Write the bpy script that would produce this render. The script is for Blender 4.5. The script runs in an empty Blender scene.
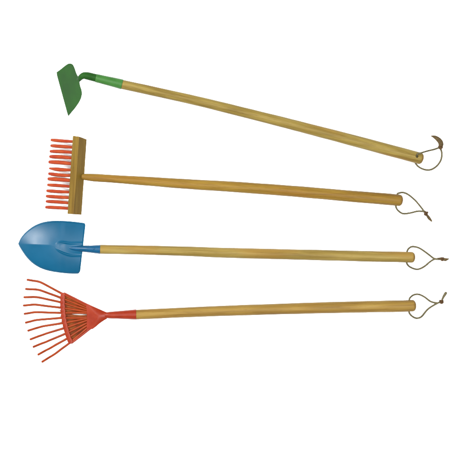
import bpy, bmesh, math, random
from mathutils import Vector, Matrix, noise
random.seed(7)
scene = bpy.context.scene
COL = scene.collection
H = 2.4            # camera height in metres
S = 0.002          # metres on the table per photograph pixel
R = math.radians

def P(px, py, z=0.0):
    """place on the table plan -> world point at height z"""
    k = S * (H - z) / H
    return Vector(((px - 230) * k, (230 - py) * k, z))

# ------------------------------------------------------------------ materials
def base_mat(name):
    m = bpy.data.materials.new(name); m.use_nodes = True
    nt = m.node_tree
    return m, nt, nt.nodes['Principled BSDF']

def ramp(nt, stops):
    r = nt.nodes.new('ShaderNodeValToRGB')
    els = r.color_ramp.elements
    els[0].position, els[0].color = stops[0][0], (*stops[0][1], 1)
    els[1].position, els[1].color = stops[-1][0], (*stops[-1][1], 1)
    for p, c in stops[1:-1]:
        e = els.new(p); e.color = (*c, 1)
    return r

def wood(name, dark, mid, light, angle, seed, rough=0.5, end=None, orange=(0.2, 0.09, 0.012)):
    m, nt, b = base_mat(name)
    N, L = nt.nodes, nt.links
    tc = N.new('ShaderNodeTexCoord')
    m1 = N.new('ShaderNodeMapping'); m1.inputs['Rotation'].default_value = (0, 0, -angle)
    m1.inputs['Location'].default_value = (seed, seed * .37, seed * .71)
    L.new(tc.outputs['Object'], m1.inputs['Vector'])
    def stretched(scale, sc, detail, dist=0.0):
        mp = N.new('ShaderNodeMapping'); mp.inputs['Scale'].default_value = scale
        L.new(m1.outputs['Vector'], mp.inputs['Vector'])
        n = N.new('ShaderNodeTexNoise'); n.inputs['Scale'].default_value = sc
        n.inputs['Detail'].default_value = detail; n.inputs['Distortion'].default_value = dist
        L.new(mp.outputs['Vector'], n.inputs['Vector'])
        return n
    sc_ = lambda c: tuple(v*q for v, q in zip(c, (.55, .545, .60)))
    dark, mid, light, orange = sc_(dark), sc_(mid), sc_(light), sc_(orange)
    broad = stretched((.07, 1, 1), 95, 3, .4)
    fine = stretched((.025, 1, 1), 520, 4, .1)
    patch = stretched((.3, 1, 1), 24, 2)
    pores = stretched((.05, 1, 1), 1500, 2)
    r = ramp(nt, [(.24, dark), (.5, mid), (.76, light)])
    L.new(broad.outputs['Fac'], r.inputs['Fac'])
    # fine fibre darkening
    mixf = N.new('ShaderNodeMix'); mixf.data_type = 'RGBA'; mixf.blend_type = 'MULTIPLY'
    rf = ramp(nt, [(.3, (.72, .66, .58)), (.6, (1.08, 1.06, 1.0))])
    L.new(fine.outputs['Fac'], rf.inputs['Fac'])
    mixf.inputs[0].default_value = .7
    L.new(r.outputs['Color'], mixf.inputs[6]); L.new(rf.outputs['Color'], mixf.inputs[7])
    # warm orange heartwood patches
    mo = N.new('ShaderNodeMix'); mo.data_type = 'RGBA'
    mr = N.new('ShaderNodeMapRange'); mr.inputs[1].default_value = .52; mr.inputs[2].default_value = .72
    mr.inputs[4].default_value = .38
    L.new(patch.outputs['Fac'], mr.inputs[0]); L.new(mr.outputs[0], mo.inputs[0])
    L.new(mixf.outputs[2], mo.inputs[6]); mo.inputs[7].default_value = (*orange, 1)
    # pores
    mp_ = N.new('ShaderNodeMix'); mp_.data_type = 'RGBA'; mp_.blend_type = 'MULTIPLY'
    mr2 = N.new('ShaderNodeMapRange'); mr2.inputs[1].default_value = .62; mr2.inputs[2].default_value = .74
    mr2.inputs[4].default_value = .55
    L.new(pores.outputs['Fac'], mr2.inputs[0]); L.new(mr2.outputs[0], mp_.inputs[0])
    L.new(mo.outputs[2], mp_.inputs[6]); mp_.inputs[7].default_value = (.5, .38, .3, 1)
    L.new(mp_.outputs[2], b.inputs['Base Color'])
    b.inputs['Roughness'].default_value = rough
    b.inputs['Specular IOR Level'].default_value = .05
    bp = N.new('ShaderNodeBump'); bp.inputs['Strength'].default_value = .25; bp.inputs['Distance'].default_value = .0006
    L.new(fine.outputs['Fac'], bp.inputs['Height']); L.new(bp.outputs['Normal'], b.inputs['Normal'])
    return m

def paint(name, c, c2, rough=.35, spec=.4, scale=60, chips=None, coat=0.0, bump=.12):
    m, nt, b = base_mat(name)
    N, L = nt.nodes, nt.links
    tc = N.new('ShaderNodeTexCoord')
    n = N.new('ShaderNodeTexNoise'); n.inputs['Scale'].default_value = scale; n.inputs['Detail'].default_value = 5
    L.new(tc.outputs['Object'], n.inputs['Vector'])
    c, c2 = tuple(v*.79 for v in c), tuple(v*.79 for v in c2)   # exposure is a third of a stop over
    r = ramp(nt, [(.35, c), (.66, c2)])
    L.new(n.outputs['Fac'], r.inputs['Fac'])
    out = r.outputs['Color']
    if chips:
        n2 = N.new('ShaderNodeTexNoise'); n2.inputs['Scale'].default_value = 260; n2.inputs['Detail'].default_value = 3
        L.new(tc.outputs['Object'], n2.inputs['Vector'])
        mr = N.new('ShaderNodeMapRange'); mr.inputs[1].default_value = .70; mr.inputs[2].default_value = .74
        L.new(n2.outputs['Fac'], mr.inputs[0])
        mx = N.new('ShaderNodeMix'); mx.data_type = 'RGBA'
        L.new(mr.outputs[0], mx.inputs[0]); L.new(out, mx.inputs[6]); mx.inputs[7].default_value = (*chips, 1)
        out = mx.outputs[2]
    L.new(out, b.inputs['Base Color'])
    b.inputs['Specular IOR Level'].default_value = spec
    b.inputs['Coat Weight'].default_value = coat
    b.inputs['Coat Roughness'].default_value = .2
    rr = N.new('ShaderNodeMapRange'); rr.inputs[3].default_value = rough - .07; rr.inputs[4].default_value = rough + .1
    L.new(n.outputs['Fac'], rr.inputs[0]); L.new(rr.outputs[0], b.inputs['Roughness'])
    n3 = N.new('ShaderNodeTexNoise'); n3.inputs['Scale'].default_value = 420; n3.inputs['Detail'].default_value = 2
    L.new(tc.outputs['Object'], n3.inputs['Vector'])
    bp = N.new('ShaderNodeBump'); bp.inputs['Strength'].default_value = bump; bp.inputs['Distance'].default_value = .0005
    L.new(n3.outputs['Fac'], bp.inputs['Height']); L.new(bp.outputs['Normal'], b.inputs['Normal'])
    return m

A_HOE, A_RAKE, A_SHOVEL, A_LEAF = -.245, -.075, -.025, .031
M = {
 'wood_hoe': wood('pale_yellow_wood', (.100, .068, .014), (.158, .115, .025), (.20, .153, .040), A_HOE, 1.3),
 'wood_rake': wood('golden_brown_wood', (.105, .055, .009), (.160, .095, .014), (.190, .122, .02), A_RAKE, 4.1),
 'wood_shovel': wood('straw_yellow_wood', (.112, .076, .015), (.170, .123, .029), (.208, .158, .043), A_SHOVEL, 7.7),
 'wood_leaf': wood('tan_wood', (.118, .067, .014), (.178, .112, .023), (.212, .143, .034), A_LEAF, 9.2),
 'wood_bar': wood('bar_wood', (.078, .045, .007), (.115, .070, .010), (.145, .093, .014), math.pi/2 - .066, 12.5),
 'end_grain': wood('end_grain_wood', (.09, .048, .012), (.125, .072, .016), (.15, .095, .02), 1.57, 3.3),
 'blue': paint('blue_enamel', (.0004, .033, .068), (.0006, .038, .078), .36, .12, 25, bump=.03),
 'blue_socket': paint('blue_socket_enamel', (.0008, .028, .064), (.001, .034, .078), .38, .12, 60, (.004, .016, .03)),
 'green': paint('green_enamel', (.0060, .029, .0042), (.0085, .040, .0055), .5, .03, 22, (.012, .02, .006)),
 'green_socket': paint('light_green_enamel', (.0155, .058, .0105), (.021, .075, .0145), .42, .09, 60),
 'red': paint('orange_red_enamel', (.108, .0090, .0022), (.132, .0130, .0028), .4, .09, 50, (.16, .03, .005)),
 'tine': paint('rust_orange_enamel', (.105, .0140, .0022), (.138, .0195, .003), .45, .07, 90),
 'peg': paint('red_plastic', (.145, .0135, .0030), (.172, .025, .0045), .5, .07, 60),
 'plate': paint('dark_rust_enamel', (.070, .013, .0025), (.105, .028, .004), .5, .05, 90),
 'cord': paint('olive_leather', (.040, .035, .018), (.066, .056, .030), .8, .06, 300),
 'knot': paint('brown_leather', (.028, .014, .005), (.052, .027, .008), .75, .1, 300),
 'dark': paint('dark_leather', (.028, .018, .007), (.052, .034, .012), .75, .1, 300),
}
def paper():
    m, nt, b = base_mat('white_paper')
    n = nt.nodes.new('ShaderNodeTexNoise'); n.inputs['Scale'].default_value = 30
    r = ramp(nt, [(.3, (.88, .88, .88)), (.7, (.91, .91, .91))])
    nt.links.new(n.outputs['Fac'], r.inputs['Fac']); nt.links.new(r.outputs['Color'], b.inputs['Base Color'])
    b.inputs['Roughness'].default_value = 1; b.inputs['Specular IOR Level'].default_value = 0
    return m
M['paper'] = paper()

# ------------------------------------------------------------------ helpers
def thing(name, label, cat, loc):
    o = bpy.data.objects.new(name, None); COL.objects.link(o)
    o.location = loc; o.empty_display_size = .03
    o['label'] = label; o['category'] = cat
    o['_w'] = 0; del o['_w']
    return o

ORIGIN = {}
def origin(o):
    v = Vector((0, 0, 0))
    while o is not None:
        v += o.location; o = o.parent
    return v

def obj(name, bm, mat, parent=None, smooth=True, label=None):
    off = origin(parent) if parent else Vector((0, 0, 0))
    bmesh.ops.recalc_face_normals(bm, faces=bm.faces)
    bmesh.ops.translate(bm, verts=bm.verts, vec=-off)
    me = bpy.data.meshes.new(name); bm.to_mesh(me); bm.free()
    for p in me.polygons: p.use_smooth = smooth
    o = bpy.data.objects.new(name, me); COL.objects.link(o)
    me.materials.append(mat)
    if parent: o.parent = parent
    if label: o['label'] = label
    return o

def spline(pts, n=8):
    """Catmull-Rom through tuples of any length"""
    out = []
    m = len(pts)
    for i in range(m - 1):
        p0 = pts[max(i-1, 0)]; p1 = pts[i]; p2 = pts[i+1]; p3 = pts[min(i+2, m-1)]
        for k in range(n):
            t = k / n
            out.append(tuple(.5*((2*b)+(-a+c)*t+(2*a-5*b+4*c-d)*t*t+(-a+3*b-3*c+d)*t**3)
                             for a, b, c, d in zip(p0, p1, p2, p3)))
    out.append(tuple(pts[-1]))
    return out

def tube(bm, pts, radii, seg=16, flat=1.0, up=None, round_ends=(True, True), cap=.9, wob=0.0):
    """swept tube; flat squashes it along its second normal"""
    pts = [Vector(p) for p in pts]
    n = len(pts)
    if up is None:
        up = Vector((0, 0, 1))
    rings = []
    def frame(t):
        s = t.cross(up)
        if s.length < 1e-4: s = t.cross(Vector((0, 1, 0)))
        s.normalize(); return s, s.cross(t).normalized()
    tang = []
    for i in range(n):
        t = pts[min(i+1, n-1)] - pts[max(i-1, 0)]
        tang.append(t.normalized())
    stations = []
    if round_ends[0]:
        for k in range(5):
            a = math.pi/2 * k/5
            stations.append((pts[0] - tang[0]*radii[0]*cap*math.cos(a), radii[0]*max(math.sin(a), .02)**.8, tang[0]))
    for i in range(n): stations.append((pts[i], radii[i], tang[i]))
    if round_ends[1]:
        for k in range(4, -1, -1):
            a = math.pi/2 * k/5
            stations.append((pts[-1] + tang[-1]*radii[-1]*cap*math.cos(a), radii[-1]*max(math.sin(a), .02)**.8, tang[-1]))
    for c, r, t in stations:
        s, u = frame(t)
        ring = []
        for j in range(seg):
            a = 2*math.pi*j/seg
            rr = r
            if wob:
                rr *= 1 + wob*noise.noise(Vector((c.x*30, c.y*30, j*.3)))
            ring.append(bm.verts.new(c + s*rr*math.cos(a) + u*rr*flat*math.sin(a)))
        rings.append(ring)
    for a, b in zip(rings, rings[1:]):
        for j in range(seg):
            bm.faces.new((a[j], a[(j+1) % seg], b[(j+1) % seg], b[j]))
    bm.faces.new(rings[0]); bm.faces.new(rings[-1][::-1])
    return bm

def ptube(bm, spec, seg=16, n=8, **kw):
    """spec rows: plan x, plan y, z (m), radius (m)"""
    s = spline(spec, n)
    return tube(bm, [P(a, b, c) for a, b, c, _ in s], [max(r, .0002) for *_, r in s], seg, **kw)

def sheet(outline, centre, zf, thick, rings=14):
    """plan outline -> curved plate of given thickness; zf(px,py,t) height, t = 0 at centre..1 at rim"""
    bm = bmesh.new()
    m = len(outline)
    layers = []
    for side in (0, 1):
        c = bm.verts.new(P(*centre, zf(*centre, 0) - side*thick))
        R_ = []
        for k in range(1, rings+1):
            t = k/rings
            ring = []
            for (x, y) in outline:
                px = centre[0] + (x-centre[0])*t; py = centre[1] + (y-centre[1])*t
                ring.append(bm.verts.new(P(px, py, zf(px, py, t) - side*thick)))
            R_.append(ring)
        for j in range(m):
            bm.faces.new((c, R_[0][j], R_[0][(j+1) % m]))
        for a, b in zip(R_, R_[1:]):
            for j in range(m):
                bm.faces.new((a[j], a[(j+1) % m], b[(j+1) % m], b[j]))
        layers.append(R_[-1])
    a, b = layers
    for j in range(m):
        bm.faces.new((a[j], a[(j+1) % m], b[(j+1) % m], b[j]))
    return bm

def bevel(o, w, seg=2, ang=35):
    b = o.modifiers.new('bevel', 'BEVEL'); b.width = w; b.segments = seg
    b.limit_method = 'ANGLE'; b.angle_limit = R(ang)

def smooth_by_angle(o, ang=35):
    bm = bmesh.new(); bm.from_mesh(o.data)
    for e in bm.edges:
        if len(e.link_faces) == 2 and e.calc_face_angle(0) > R(ang): e.smooth = False
    bm.to_mesh(o.data); bm.free()

def bore(o, p0, p1, r):
    """drill the hanging hole through the handle end"""
    bm = bmesh.new()
    tube(bm, [p0, p1], [r, r], 20, round_ends=(False, False), up=Vector((.3, .1, 1)).normalized())
    c = obj('drill', bm, M['dark'], None)
    md = o.modifiers.new('hole', 'BOOLEAN'); md.operation = 'DIFFERENCE'; md.object = c; md.solver = 'EXACT'
    bpy.context.view_layer.update()
    dg = bpy.context.evaluated_depsgraph_get()
    me = bpy.data.meshes.new_from_object(o.evaluated_get(dg))
    o.modifiers.clear(); o.data = me
    bpy.data.objects.remove(c)
    smooth_by_angle(o, 50)

def handle(root, spec, mat, start_round=False, seg=32):
    bm = bmesh.new()
    ptube(bm, spec, seg, 14, round_ends=(start_round, True), cap=.62, wob=.03)
    o = obj('handle', bm, mat, root)
    o.data.materials.append(M['end_grain'])
    a, b = P(*spec[-2][:3]), P(*spec[-1][:3]); d = (b-a).normalized()
    for p in o.data.polygons:
        if p.normal.dot(d) > .55 and (Vector(p.center) + origin(root) - b).dot(d) > -.001: p.material_index = 1
    return o

def knot_mesh(c, ax, size, r):
    """small overhand knot: trefoil swept as a tube"""
    ax = Vector(ax).normalized()
    q = Vector((0, 0, 1)).rotation_difference((ax + Vector((0, 0, .9))).normalized()).to_matrix()
    pts = []
    for i in range(49):
        t = 2*math.pi*i/48
        v = Vector((math.sin(t)+2*math.sin(2*t), math.cos(t)-2*math.cos(2*t), -math.sin(3*t)*1.3))*size/3
        pts.append(c + q @ v)
    bm = bmesh.new()
    tube(bm, pts, [r]*len(pts), 10)
    return bm

def cord(root, strands, knot, kz, tails, knot_size=.0036, kr=.0019, tail_mat='dark', r=.0018, ax=(1, 0, 0), ksq=1.0):
    bm = bmesh.new()
    for st in strands:
        ptube(bm, [(x, y, z, r) for x, y, z in st], 10, 8, wob=.12)
    o = obj('hanging_cord', bm, M['cord'], root)
    k = obj('knot', knot_mesh(P(knot[0], knot[1], kz), ax, knot_size, kr), M['knot'], o)
    for t in tails:
        bm = bmesh.new(); ptube(bm, t, 10, 8, flat=.45)
        obj('cord_end', bm, M[tail_mat], o)
    return o

# ------------------------------------------------------------------ ground
bm = bmesh.new()
n = 24; W = 5.0
gv = [[bm.verts.new(((i/n-.5)*2*W, (j/n-.5)*2*W, 0)) for i in range(n+1)] for j in range(n+1)]
for j in range(n):
    for i in range(n):
        bm.faces.new((gv[j][i], gv[j][i+1], gv[j+1][i+1], gv[j+1][i]))
g = obj('ground', bm, M['paper'])
g['kind'] = 'structure'; g['label'] = 'plain white paper sheet under the four garden tools'

# ------------------------------------------------------------------ HOE
hoe = thing('hoe', 'hoe with a green pointed blade, curved green neck and pale yellow wooden handle', 'hoe', P(250, 115))
hz = lambda x: .058 + (.0125-.058)*(x-84)/(421-84)
E0 = Vector((56, 73)); E1 = Vector((68, 116)); ed = (E1-E0).normalized(); en = Vector((ed.y, -ed.x))
def hoe_z(x, y, t):
    d = (Vector((x, y))-E0).dot(en)
    s = (Vector((x, y))-E0).dot(ed)
    bulge = .003*math.cos((s-22)/44.6*math.pi)*min(1, max(0, d/20))
    return .0035 + d*.0027 + bulge
curve = spline([(56.5, 72.3), (61, 69), (66, 65), (69.5, 63.4), (72.8, 64.6), (74.8, 68.5), (76.2, 73),
                (78.2, 77.5), (79.3, 81.5), (80.2, 86), (81.7, 91), (81.6, 96), (79.5, 101.5), (75.5, 107.5), (71, 113), (68.3, 116.3)], 5)
edge = [(68+(56.2-68)*k/16, 116+(72.9-116)*k/16) for k in range(1, 16)]
bl = obj('blade', sheet(curve + edge, (70, 88), hoe_z, .0026), M['green'], hoe)
bevel(bl, .0007); smooth_by_angle(bl, 50)
bm = bmesh.new()
ptube(bm, [(77.2, 81.2, .044, .0040), (79.0, 79.2, .0535, .0046), (81.2, 77.0, .0615, .0054), (84.0, 75.6, .062, .0066), (88, 76.0, .060, .0074),
           (93, 77.2, hz(93), .0076), (98.5, 78.5, hz(98.5), .0078)], 28, 8, wob=.03)
nk = obj('neck', bm, M['green'], hoe)
bm = bmesh.new()
ptube(bm, [(77.3, 76.8, .0535, .0016), (78.2, 79.0, .0540, .0024), (78.6, 82.0, .0548, .0015)], 10, 6, wob=.25)
obj('weld_bead', bm, M['green'], nk)
bm = bmesh.new()
ptube(bm, [(96.5, 78.1, hz(96.5), .0083), (105, 80.2, hz(105), .0088), (114, 82.3, hz(114), .0094), (122.3, 84.4, hz(122), .0100)], 32, 6, round_ends=(True, False), cap=.3)
so = obj('socket', bm, M['green_socket'], hoe, label='lighter green tapered socket')
bevel(so, .0006); smooth_by_angle(so, 50)
hd = handle(hoe, [(120, 83.9, hz(120), .0090), (160, 92.6, hz(160), .0092), (200, 101.6, hz(200), .0094), (250, 113.9, hz(250), .0100),
                  (300, 126.6, hz(300), .0106), (350, 139.6, hz(350), .0113), (400, 153.0, hz(400), .0117), (419.8, 158.4, hz(421), .0116)], M['wood_hoe'])
bore(hd, P(417.8, 152.0, .040), P(415.3, 166.0, -.012), .0027)
cord(hoe, [[(415.6, 163.2, .004), (417.0, 159, .014), (416.9, 155.2, .0235), (418.5, 153.8, .0262), (422, 152.6, .0245), (428, 150.9, .016), (435, 149.2, .009), (440.3, 147.2, .005)],
           [(415.6, 163.2, .004), (417.5, 165.8, .0022), (421, 168.2, .002), (426, 169.8, .002), (431.5, 169.4, .002), (437, 165.8, .002), (440.8, 160.3, .002), (441.9, 154, .0025), (440.5, 147.4, .004)]],
     (440.6, 147.2), .0068,
     [[(440.6, 147.0, .0055, .0040), (441.0, 144.2, .0068, .0050), (440.0, 141.4, .0078, .0050), (437.2, 138.6, .008, .0044), (434.2, 136.8, .0078, .0030), (431.6, 136.1, .007, .0012)]],
     knot_size=.0034, kr=.0020, tail_mat='dark', ax=(0, 1, 0))

# ------------------------------------------------------------------ PEG RAKE
rake = thing('rake', 'rake with thirteen red pegs in a wooden crossbar and golden brown handle', 'rake', P(240, 185))
t0, t1 = Vector((79.9, 136.4)), Vector((74.5, 214.3))
zb = .046
C0, C1 = P(t0.x, t0.y, zb), P(t1.x, t1.y, zb)
ax = (C1-C0).normalized(); hr = ax.cross(Vector((0, 0, -1))).normalized()
if hr.x < 0: hr = -hr
TH = R(35)
T = -hr*math.cos(TH) + Vector((0, 0, -math.sin(TH))); Nn = -hr*math.sin(TH) + Vector((0, 0, math.cos(TH)))
bm = bmesh.new()
vs = []
nseg = 24
rows = []
for k in range(nseg+1):
    f = k/nseg; c = C0.lerp(C1, f)
    row = []
    for a, b in ((1, 1), (-1, 1), (-1, -1), (1, -1)):
        sl = 0
        if k == 0: sl = .0012*(1 if a == -1 else 0) + .0035*(1 if (a, b) == (-1, -1) else 0)
        jitter = .0003*noise.noise(Vector((f*9, a*3.1, b*2.3)))
        row.append(bm.verts.new(c + T*a*.0082 + Nn*b*(.0120+jitter) + ax*sl))
    rows.append(row)
for a, b in zip(rows, rows[1:]):
    for j in range(4): bm.faces.new((a[j], a[(j+1) % 4], b[(j+1) % 4], b[j]))
bm.faces.new(rows[0]); bm.faces.new(rows[-1][::-1])
bar = obj('head_bar', bm, M['wood_bar'], rake, smooth=False)
bevel(bar, .0011, 3)
tips = [(51.1, 140), (50.9, 145.7), (50.2, 151.3), (49.9, 156.6), (49.2, 162), (49.1, 168.4), (48.7, 173.7), (48.3, 178.9), (47.7, 184.9), (46.8, 190.8), (46.4, 196.2), (46.2, 201.4), (45.7, 207.2)]
ends = [141.3, 147.4, 152.8, 158.3, 164.1, 169.6, 175.2, 180.7, 186.7, 192, 197.6, 203.3, 208.5]
for i, ((tx, ty), ey) in enumerate(zip(tips, ends)):
    f = (ey + .5 - t0.y)/(t1.y - t0.y)
    base = C0.lerp(C1, f) + T*.004
    tipz = .0042 + random.uniform(0, .002)
    tip = P(tx+.8, ty, tipz)
    th = random.uniform(.95, 1.04) * (1.12 if i in (3, 4, 7) else 1.0)
    pts = [base.lerp(tip, q) for q in (0, .25, .45, .62, .78, .9, 1)]
    bend = random.uniform(-.0012, .0012)
    for q, p in zip((0, .25, .45, .62, .78, .9, 1), pts): p += ax*bend*math.sin(q*math.pi)
    rad = [.0029, .0031, .0034, .0035, .0036, .0035, .0031]
    if i == 5: rad = [.0029, .0031, .0035, .0038, .0036, .0029, .0021]
    s = spline([(*p, r*th) for p, r in zip(pts, rad)], 5)
    bm = bmesh.new(); tube(bm, [q[:3] for q in s], [q[3] for q in s], 16, wob=.02)
    obj('peg', bm, M['peg'], rake)
rz = lambda x: .047 + (.0122-.047)*(x-83)/(403-83)
hd = handle(rake, [(83.0, 176.7, rz(83), .0056), (86, 177.0, rz(86), .0066), (96, 177.8, rz(96), .0076), (115, 179.0, rz(115), .0079), (150, 181.4, rz(150), .0090), (190, 184.2, rz(190), .0100),
                   (230, 186.6, rz(230), .0105), (290, 190.9, rz(290), .0110), (350, 196.1, rz(350), .0114), (385, 199.0, rz(385), .0116), (399.3, 200.3, rz(400), .0115)], M['wood_rake'], start_round=True)
bore(hd, P(397.2, 190, .0125), P(396.2, 211, .0115), .0026)
cord(rake, [[(396.8, 200, .012), (397.4, 194.2, .012), (399.5, 193.0, .009), (403, 192.5, .006), (408, 194.4, .004), (415, 200.2, .002), (420.3, 206.4, .002), (424.6, 212, .003)],
            [(396.8, 200, .012), (396.0, 206.5, .0115), (398.2, 210.6, .006), (403, 213.6, .003), (410, 213.0, .002), (418, 211.2, .002), (425, 211.6, .003)]],
     (426, 213.4), .0048,
     [[(426.6, 214.4, .004, .0018), (429.2, 217.6, .003, .0022), (431.4, 221.0, .002, .0018)],
      [(426.4, 214.8, .003, .0016), (428.6, 218.4, .0018, .0019), (430.4, 220.2, .0015, .0015)]], ax=(1, -1, 0))

# ------------------------------------------------------------------ SHOVEL
sh = thing('shovel', 'shovel with a blue rounded blade and straw yellow wooden handle', 'shovel', P(230, 252))
up = spline([(18.2, 243.6), (20.2, 239), (24, 234.0), (30, 228.6), (37, 224.4), (45, 221.8), (54, 220.8), (64, 220.9), (75, 221.8), (83.6, 222.9)], 5)
rt = [(85.0, 223.6), (85.7, 225.2)] + [(85.7-2.6*k/9, 225.2+38*k/9) for k in range(1, 9)] + spline([(83.1, 263.5), (81.6, 270.0), (80.6, 272.6), (78.6, 273.6)], 3)
lo = spline([(77, 273.7), (68, 273.5), (58, 272.4), (48, 270.6), (40, 267.8), (33, 263.6), (27, 257.8), (22.5, 251.6), (19.4, 246.6)], 5)
outl = up + rt + lo
def sm(a, b, v):
    t = min(1, max(0, (v-a)/(b-a))); return t*t*(3-2*t)
def shovel_z(x, y, t):
    v = (y-247.5)/26.5
    u = (x-60)/40
    dish = .0175 - .0105*v*v - .013*max(0, -u)**2 - .003*max(0, u)**2
    dish -= .0016*sm(.90, 1.0, t)
    # crease that runs from the tip to the frog
    if x < 60:
        cyl = 243.7 + (x-18)*.035
        d = math.sqrt((y-cyl)**2 + .35)
        dish += .0030*(math.exp(-d/7.0) - .3)*sm(17, 34, x)*(1-.55*sm(48, 60, x))
    else: dish += .0030*(math.exp(-abs(y-245.2)/7.0) - .3)*.45*(1-sm(60, 66, x))
    # frog: pressed rib that widens and rises into the socket
    if x > 55:
        w = 6.3*math.sqrt(1-math.exp(-(x-55)/6.0))
        cy = 246.2 + 3.0*sm(55, 72, x)
        q = abs(y-cy)/max(w, .1)
        dish += .0013*math.exp(-((q-.98)/.17)**2)*sm(54, 60, x)*(1 - .3*sm(70, 86, x)) - .0006*sm(1.0, .7, q)*sm(55, 62, x) + max(0, 1-q*q)*.0045*sm(66, 88, x)
    return dish
def grid_shovel():
    # fine grid clipped to the outline by remapping rows between upper and lower edge
    import bisect
    ups = [(18.15, 243.9)] + up + [(85.0, 223.4)]
    los = [(18.15, 243.9)] + lo[::-1] + [(79.6, 273.4)]
    def interp(tab, x):
        for (a, b), (c, d) in zip(tab, tab[1:]):
            if a <= x <= c and c > a: return b+(d-b)*(x-a)/(c-a)
        return tab[-1][1]
    bm = bmesh.new()
    nx, ny = 220, 190
    top, bot = [], []
    for lay in (0, 1):
        G = []
        for i in range(nx+1):
            s = (i/nx)**1.5 if i/nx < .5 else (i/nx)**1.5
            row = []
            for j in range(ny+1):
                v = j/ny
                # right edge slants: x of the right end depends on v
                xr = 85.6 - 5.6*v - 1.6*max(0, 1-v/.05)**2*.5 - 1.6*max(0, (v-.94)/.06)**2
                x = 18.15 + (xr-18.15)*s
                ya, yb = interp(ups, min(x, 84.9)), interp(los, min(x, 79.5))
                if x > 79.5: yb = 273.4
                y = ya + (yb-ya)*v
                ev = min(v, 1-v)*(yb-ya)      # px from the long edges
                ex = xr - x
                near = min(ev, ex, (x-18.15)*1.0+ev*.5)
                t = 1 - near/18
                row.append(bm.verts.new(P(x, y, shovel_z(x, y, t) - lay*.0016)))
            G.append(row)
        for i in range(nx):
            for j in range(ny):
                try: bm.faces.new((G[i][j], G[i+1][j], G[i+1][j+1], G[i][j+1]))
                except ValueError: pass
        (top if lay == 0 else bot).append(G)
    A, B = top[0], bot[0]
    def strip(a, b):
        for k in range(len(a)-1): bm.faces.new((a[k], a[k+1], b[k+1], b[k]))
    strip([r[0] for r in A], [r[0] for r in B]); strip([r[-1] for r in A], [r[-1] for r in B]); strip(A[-1], B[-1]); strip(A[0], B[0])
    return bm
bl = obj('blade', grid_shovel(), M['blue'], sh)
smooth_by_angle(bl, 55)
bm = bmesh.new()
ptube(bm, [(67, 247.9, .0120, .0032), (73, 248.3, .0146, .0046), (79, 248.6, .0168, .0056), (84, 248.8, .0180, .0063), (88, 249.0, .0190, .0068), (94, 249.2, .0188, .0080), (100.3, 249.4, .0182, .0092)], 28, 6, round_ends=(True, False))
so = obj('socket', bm, M['blue_socket'], sh)
bevel(so, .0005); smooth_by_angle(so, 50)
bm = bmesh.new()
pc = P(94, 248.6, .0266)
bmesh.ops.create_uvsphere(bm, u_segments=14, v_segments=8, radius=.0021, matrix=Matrix.Translation(pc) @ Matrix.Diagonal((1, 1, .5, 1)))
obj('rivet', bm, M['blue_socket'], so)
sz = lambda x: .0178 + (.0112-.0178)*(x-100)/(415-100)
hd = handle(sh, [(99, 249.3, sz(97), .0078), (100.6, 249.3, sz(100), .0087), (103, 249.35, sz(103), .0089), (140, 250.0, sz(140), .0092), (180, 251.1, sz(180), .0096), (230, 252.9, sz(230), .0102), (290, 254.4, sz(290), .0104),
                 (350, 255.9, sz(350), .0106), (400, 257.0, sz(400), .0108), (411.8, 257.3, sz(412), .0107)], M['wood_shovel'])
bore(hd, P(407, 247, .0115), P(407, 267.5, .0108), .0026)
cord(sh, [[(407, 257, .011), (407.2, 251.2, .011), (409.4, 248.0, .007), (413, 246.6, .004), (419.5, 248.2, .002), (428, 254.0, .002), (433.5, 258.2, .0025), (437.5, 259.0, .0035)],
          [(407, 257, .011), (406.9, 263.2, .011), (410.5, 267.3, .006), (417.5, 269.3, .002), (424, 266.7, .002), (430, 261.8, .002), (434.3, 259.3, .0028), (438, 259.2, .0045)]],
     (442.3, 258.9), .0045,
     [[(436.2, 259.1, .004, .0019), (439.5, 258.8, .0048, .0026), (441.8, 258.8, .005, .0026)],
      [(443.2, 259.0, .0045, .0028), (445.6, 259.6, .004, .0030), (448.8, 258.8, .003, .0010)]], knot_size=.0028, kr=.0018)

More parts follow.
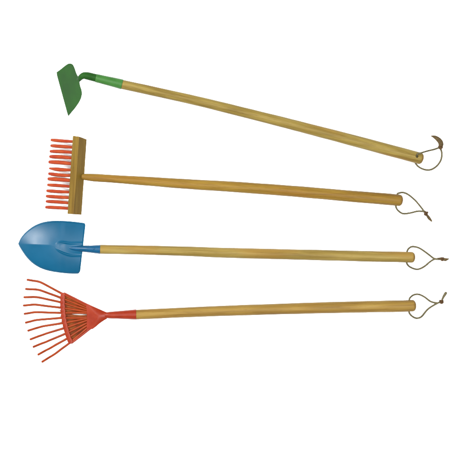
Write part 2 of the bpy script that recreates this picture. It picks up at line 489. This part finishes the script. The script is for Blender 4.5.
# ------------------------------------------------------------------ LEAF RAKE
lf = thing('leaf_rake', 'fan shaped leaf rake with orange red wire tines and tan wooden handle', 'leaf rake', P(230, 312))
data = [((27.2, 279.8), (39.5, 281.6), (62.0, 293.6)), ((25.7, 289), (38.5, 289.6), (61.6, 298.0)), ((24, 297.2), (37, 297.0), (61.5, 302.5)),
        ((23.5, 305.5), (35, 304.5), (61.6, 307.8)), ((24.3, 313.8), (35.5, 312.1), (61.9, 312.9)), ((25.5, 322.6), (37, 319.9), (62.6, 318.0)),
        ((27.9, 330.6), (42, 326.4), (63.5, 323.0)), ((30.2, 339.3), (45, 333.9), (64.7, 328.0)), ((33.2, 346.8), (48, 341.0), (66.2, 333.3)),
        ((38, 354.5), (52, 347.1), (67.9, 337.9)), ((42, 361.7), (55, 354.0), (70.0, 342.6))]
ZB = .0185
for i, (a, b, c) in enumerate(data):
    w = (i-5)/5
    gap = -.9 if i == 4 else 1.3 if i == 5 else .3 if i == 6 else -.3 if i == 3 else 0
    jp = lambda s: random.uniform(-s, s)
    fx, fy = 101, 314.9 + w*1.8
    m1 = ((b[0]+c[0])/2, (b[1]+c[1])/2 + jp(.15))
    d = (c[0]+ (fx-c[0])*.5, c[1] + (fy-c[1])*.5 + gap)
    r = .0023
    spec = [(a[0]+.4, a[1], .0022, r), ((a[0]+b[0])/2, (a[1]+b[1])/2, .0075, r), (b[0]-2.2, b[1]+(a[1]-b[1])*.17, .0122, r), (b[0]+2.2, b[1]+(c[1]-b[1])*2.2/(c[0]-b[0]), .0148, r),
            (m1[0], m1[1], .0172, r), (c[0], c[1], ZB, r), (d[0], d[1], ZB, r*.98), (fx, fy, ZB-.0005, r*.7)]
    bm = bmesh.new(); ptube(bm, spec, 12, 7)
    obj('tine', bm, M['tine'], lf)
# curved cross band clamping the tines
bm = bmesh.new()
band = spline([(63.0, 292.6), (62.6, 299), (62.7, 306), (63.2, 313), (64.2, 320.5), (65.9, 328), (68.2, 336), (71.3, 343.6)], 8)
prof = [(-2.4, -.0032), (-2.4, .0026), (-1.7, .0036), (1.7, .0036), (2.4, .0026), (2.4, -.0032)]
rows = []
for i, (x, y) in enumerate(band):
    a = Vector(band[max(i-1, 0)]); b = Vector(band[min(i+1, len(band)-1)])
    t = (b-a).normalized(); nn = Vector((t.y, -t.x))
    e = min(i, len(band)-1-i); sc = (.62 if e == 0 else .9 if e == 1 else 1) + .10*math.sin(i*math.pi/2.55)
    rows.append([bm.verts.new(P(x - nn.x*u*sc*1.0, y - nn.y*u*sc, ZB + z)) for u, z in prof])
for a, b in zip(rows, rows[1:]):
    for j in range(6): bm.faces.new((a[j], a[(j+1) % 6], b[(j+1) % 6], b[j]))
bm.faces.new(rows[0]); bm.faces.new(rows[-1][::-1])
o = obj('cross_band', bm, M['red'], lf); bevel(o, .0005)
# pressed plate under the tines, left open along one slot
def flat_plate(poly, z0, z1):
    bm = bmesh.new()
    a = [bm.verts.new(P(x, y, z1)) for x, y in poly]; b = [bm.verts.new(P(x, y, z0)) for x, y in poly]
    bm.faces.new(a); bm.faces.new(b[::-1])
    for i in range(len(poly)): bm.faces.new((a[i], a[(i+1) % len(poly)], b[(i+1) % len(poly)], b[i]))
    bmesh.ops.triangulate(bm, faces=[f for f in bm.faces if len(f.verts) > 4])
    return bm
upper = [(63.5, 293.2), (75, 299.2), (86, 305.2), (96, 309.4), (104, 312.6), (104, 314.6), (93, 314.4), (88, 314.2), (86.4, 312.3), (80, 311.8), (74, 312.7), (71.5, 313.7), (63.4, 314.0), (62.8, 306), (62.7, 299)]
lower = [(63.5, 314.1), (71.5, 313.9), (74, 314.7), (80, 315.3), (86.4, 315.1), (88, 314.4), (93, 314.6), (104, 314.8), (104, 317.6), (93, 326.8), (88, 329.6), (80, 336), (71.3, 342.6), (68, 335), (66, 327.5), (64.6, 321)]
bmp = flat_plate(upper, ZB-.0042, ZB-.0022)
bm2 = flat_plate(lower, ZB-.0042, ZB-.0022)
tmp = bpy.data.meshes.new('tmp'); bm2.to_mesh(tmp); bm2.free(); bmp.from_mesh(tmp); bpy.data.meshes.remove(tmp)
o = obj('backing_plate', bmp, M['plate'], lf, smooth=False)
# folded gusset clamping the roots of the tines: upper shell with raised centre
def gz(x, y, t):
    return ZB + .0022 + .0045*(1-t*t) * min(1, max(.15, (x-84)/14)) + .0006
gus = [(85.8, 304.9), (87.3, 303.7), (89.5, 304.6), (96, 308.2), (102, 310.9), (107.5, 312.4), (109.5, 314), (109.2, 316.6), (106.5, 318.9), (101, 322.2), (96, 326.6), (92.8, 328.9), (89.6, 329.6), (86.6, 330.6), (86.6, 326), (86.8, 322), (86.9, 318), (86.8, 314), (86.6, 310)]
o = obj('gusset', sheet(gus, (98, 316.2), gz, .0022, 8), M['red'], lf); smooth_by_angle(o, 45); bevel(o, .0004)
# two pressed wing folds that run from the band ends to the socket
for pts in ([(64.5, 293.4), (76, 299.2), (87, 304.7), (98, 309.6), (107, 313.6)], [(71.8, 342.8), (81, 335.8), (90, 328.8), (99, 322.6), (107, 317)]):
    bm = bmesh.new(); ptube(bm, [(x, y, ZB+.001, .0021) for x, y in pts], 10, 6)
    obj('edge_rib', bm, M['red'], lf)
bm = bmesh.new()
ptube(bm, [(104.0, 315.4, ZB+.0015, .0040), (107, 315.2, ZB+.001, .0060), (111, 315.1, ZB+.0008, .0070), (118, 314.9, ZB, .0078), (127, 314.7, ZB-.001, .0090), (136.3, 314.5, ZB-.002, .0104)], 28, 6, round_ends=(True, False))
so = obj('socket', bm, M['red'], lf); bevel(so, .0005); smooth_by_angle(so, 50)
lz = lambda x: .0165 + (.0120-.0165)*(x-136)/(413-136)
hd = handle(lf, [(133, 314.6, lz(133), .0095), (138, 314.5, lz(138), .0098), (180, 312.6, lz(180), .0100), (230, 310.6, lz(230), .0104), (290, 308.7, lz(290), .0109), (350, 307.1, lz(350), .0114),
                 (400, 306.1, lz(400), .0117), (412.6, 305.7, lz(412), .0115)], M['wood_leaf'])
bore(hd, P(409.4, 295, .0125), P(409.2, 316.5, .0118), .0026)
cord(lf, [[(409.3, 305.8, .012), (409.4, 299.3, .012), (411.4, 296.5, .008), (414.6, 294.6, .004), (419, 294.4, .002), (424.5, 297.0, .002), (430.5, 301.4, .002), (436.5, 302.9, .003), (440, 302.4, .004)],
          [(409.3, 305.8, .012), (409.2, 312.3, .0115), (412, 316.2, .006), (416.5, 318.2, .002), (421.5, 316.6, .002), (427.5, 309.6, .002), (433.5, 305.4, .0025), (440, 302.0, .0035)]],
     (441.6, 301.6), .0048,
     [[(441.9, 300.6, .005, .0018), (443.2, 297.4, .0045, .0022), (445.0, 294.4, .004, .0028), (445.9, 293.0, .0035, .0026)]], knot_size=.0036, kr=.0019, tail_mat='cord', ax=(.6, 1, 0))

# ------------------------------------------------------------------ camera, light
cd = bpy.data.cameras.new('camera'); cam = bpy.data.objects.new('camera', cd); COL.objects.link(cam)
cam.location = (0, 0, H); cd.sensor_width = 36; cd.lens = 36*H/(460*S); cd.clip_end = 100
scene.camera = cam

w = bpy.data.worlds.new('World'); scene.world = w; w.use_nodes = True
w.node_tree.nodes['Background'].inputs['Color'].default_value = (1, 1, 1, 1)
w.node_tree.nodes['Background'].inputs['Strength'].default_value = .26

def area(name, loc, size, power, aim=(0, 0, 0), sy=None):
    l = bpy.data.lights.new(name, 'AREA'); l.shape = 'RECTANGLE'; l.size = size; l.size_y = sy or size; l.energy = power
    o = bpy.data.objects.new(name, l); COL.objects.link(o); o.location = loc
    o.rotation_euler = (Vector(aim)-Vector(loc)).to_track_quat('-Z', 'Y').to_euler()
area('overhead_softbox', (.62, -.35, 3.2), 1.9, 300)
area('softbox_key', (-1.85, .95, 2.3), .46, 190)

scene.view_settings.view_transform = 'Standard'; scene.view_settings.look = 'None'
scene.view_settings.exposure = .34; scene.view_settings.gamma = 1
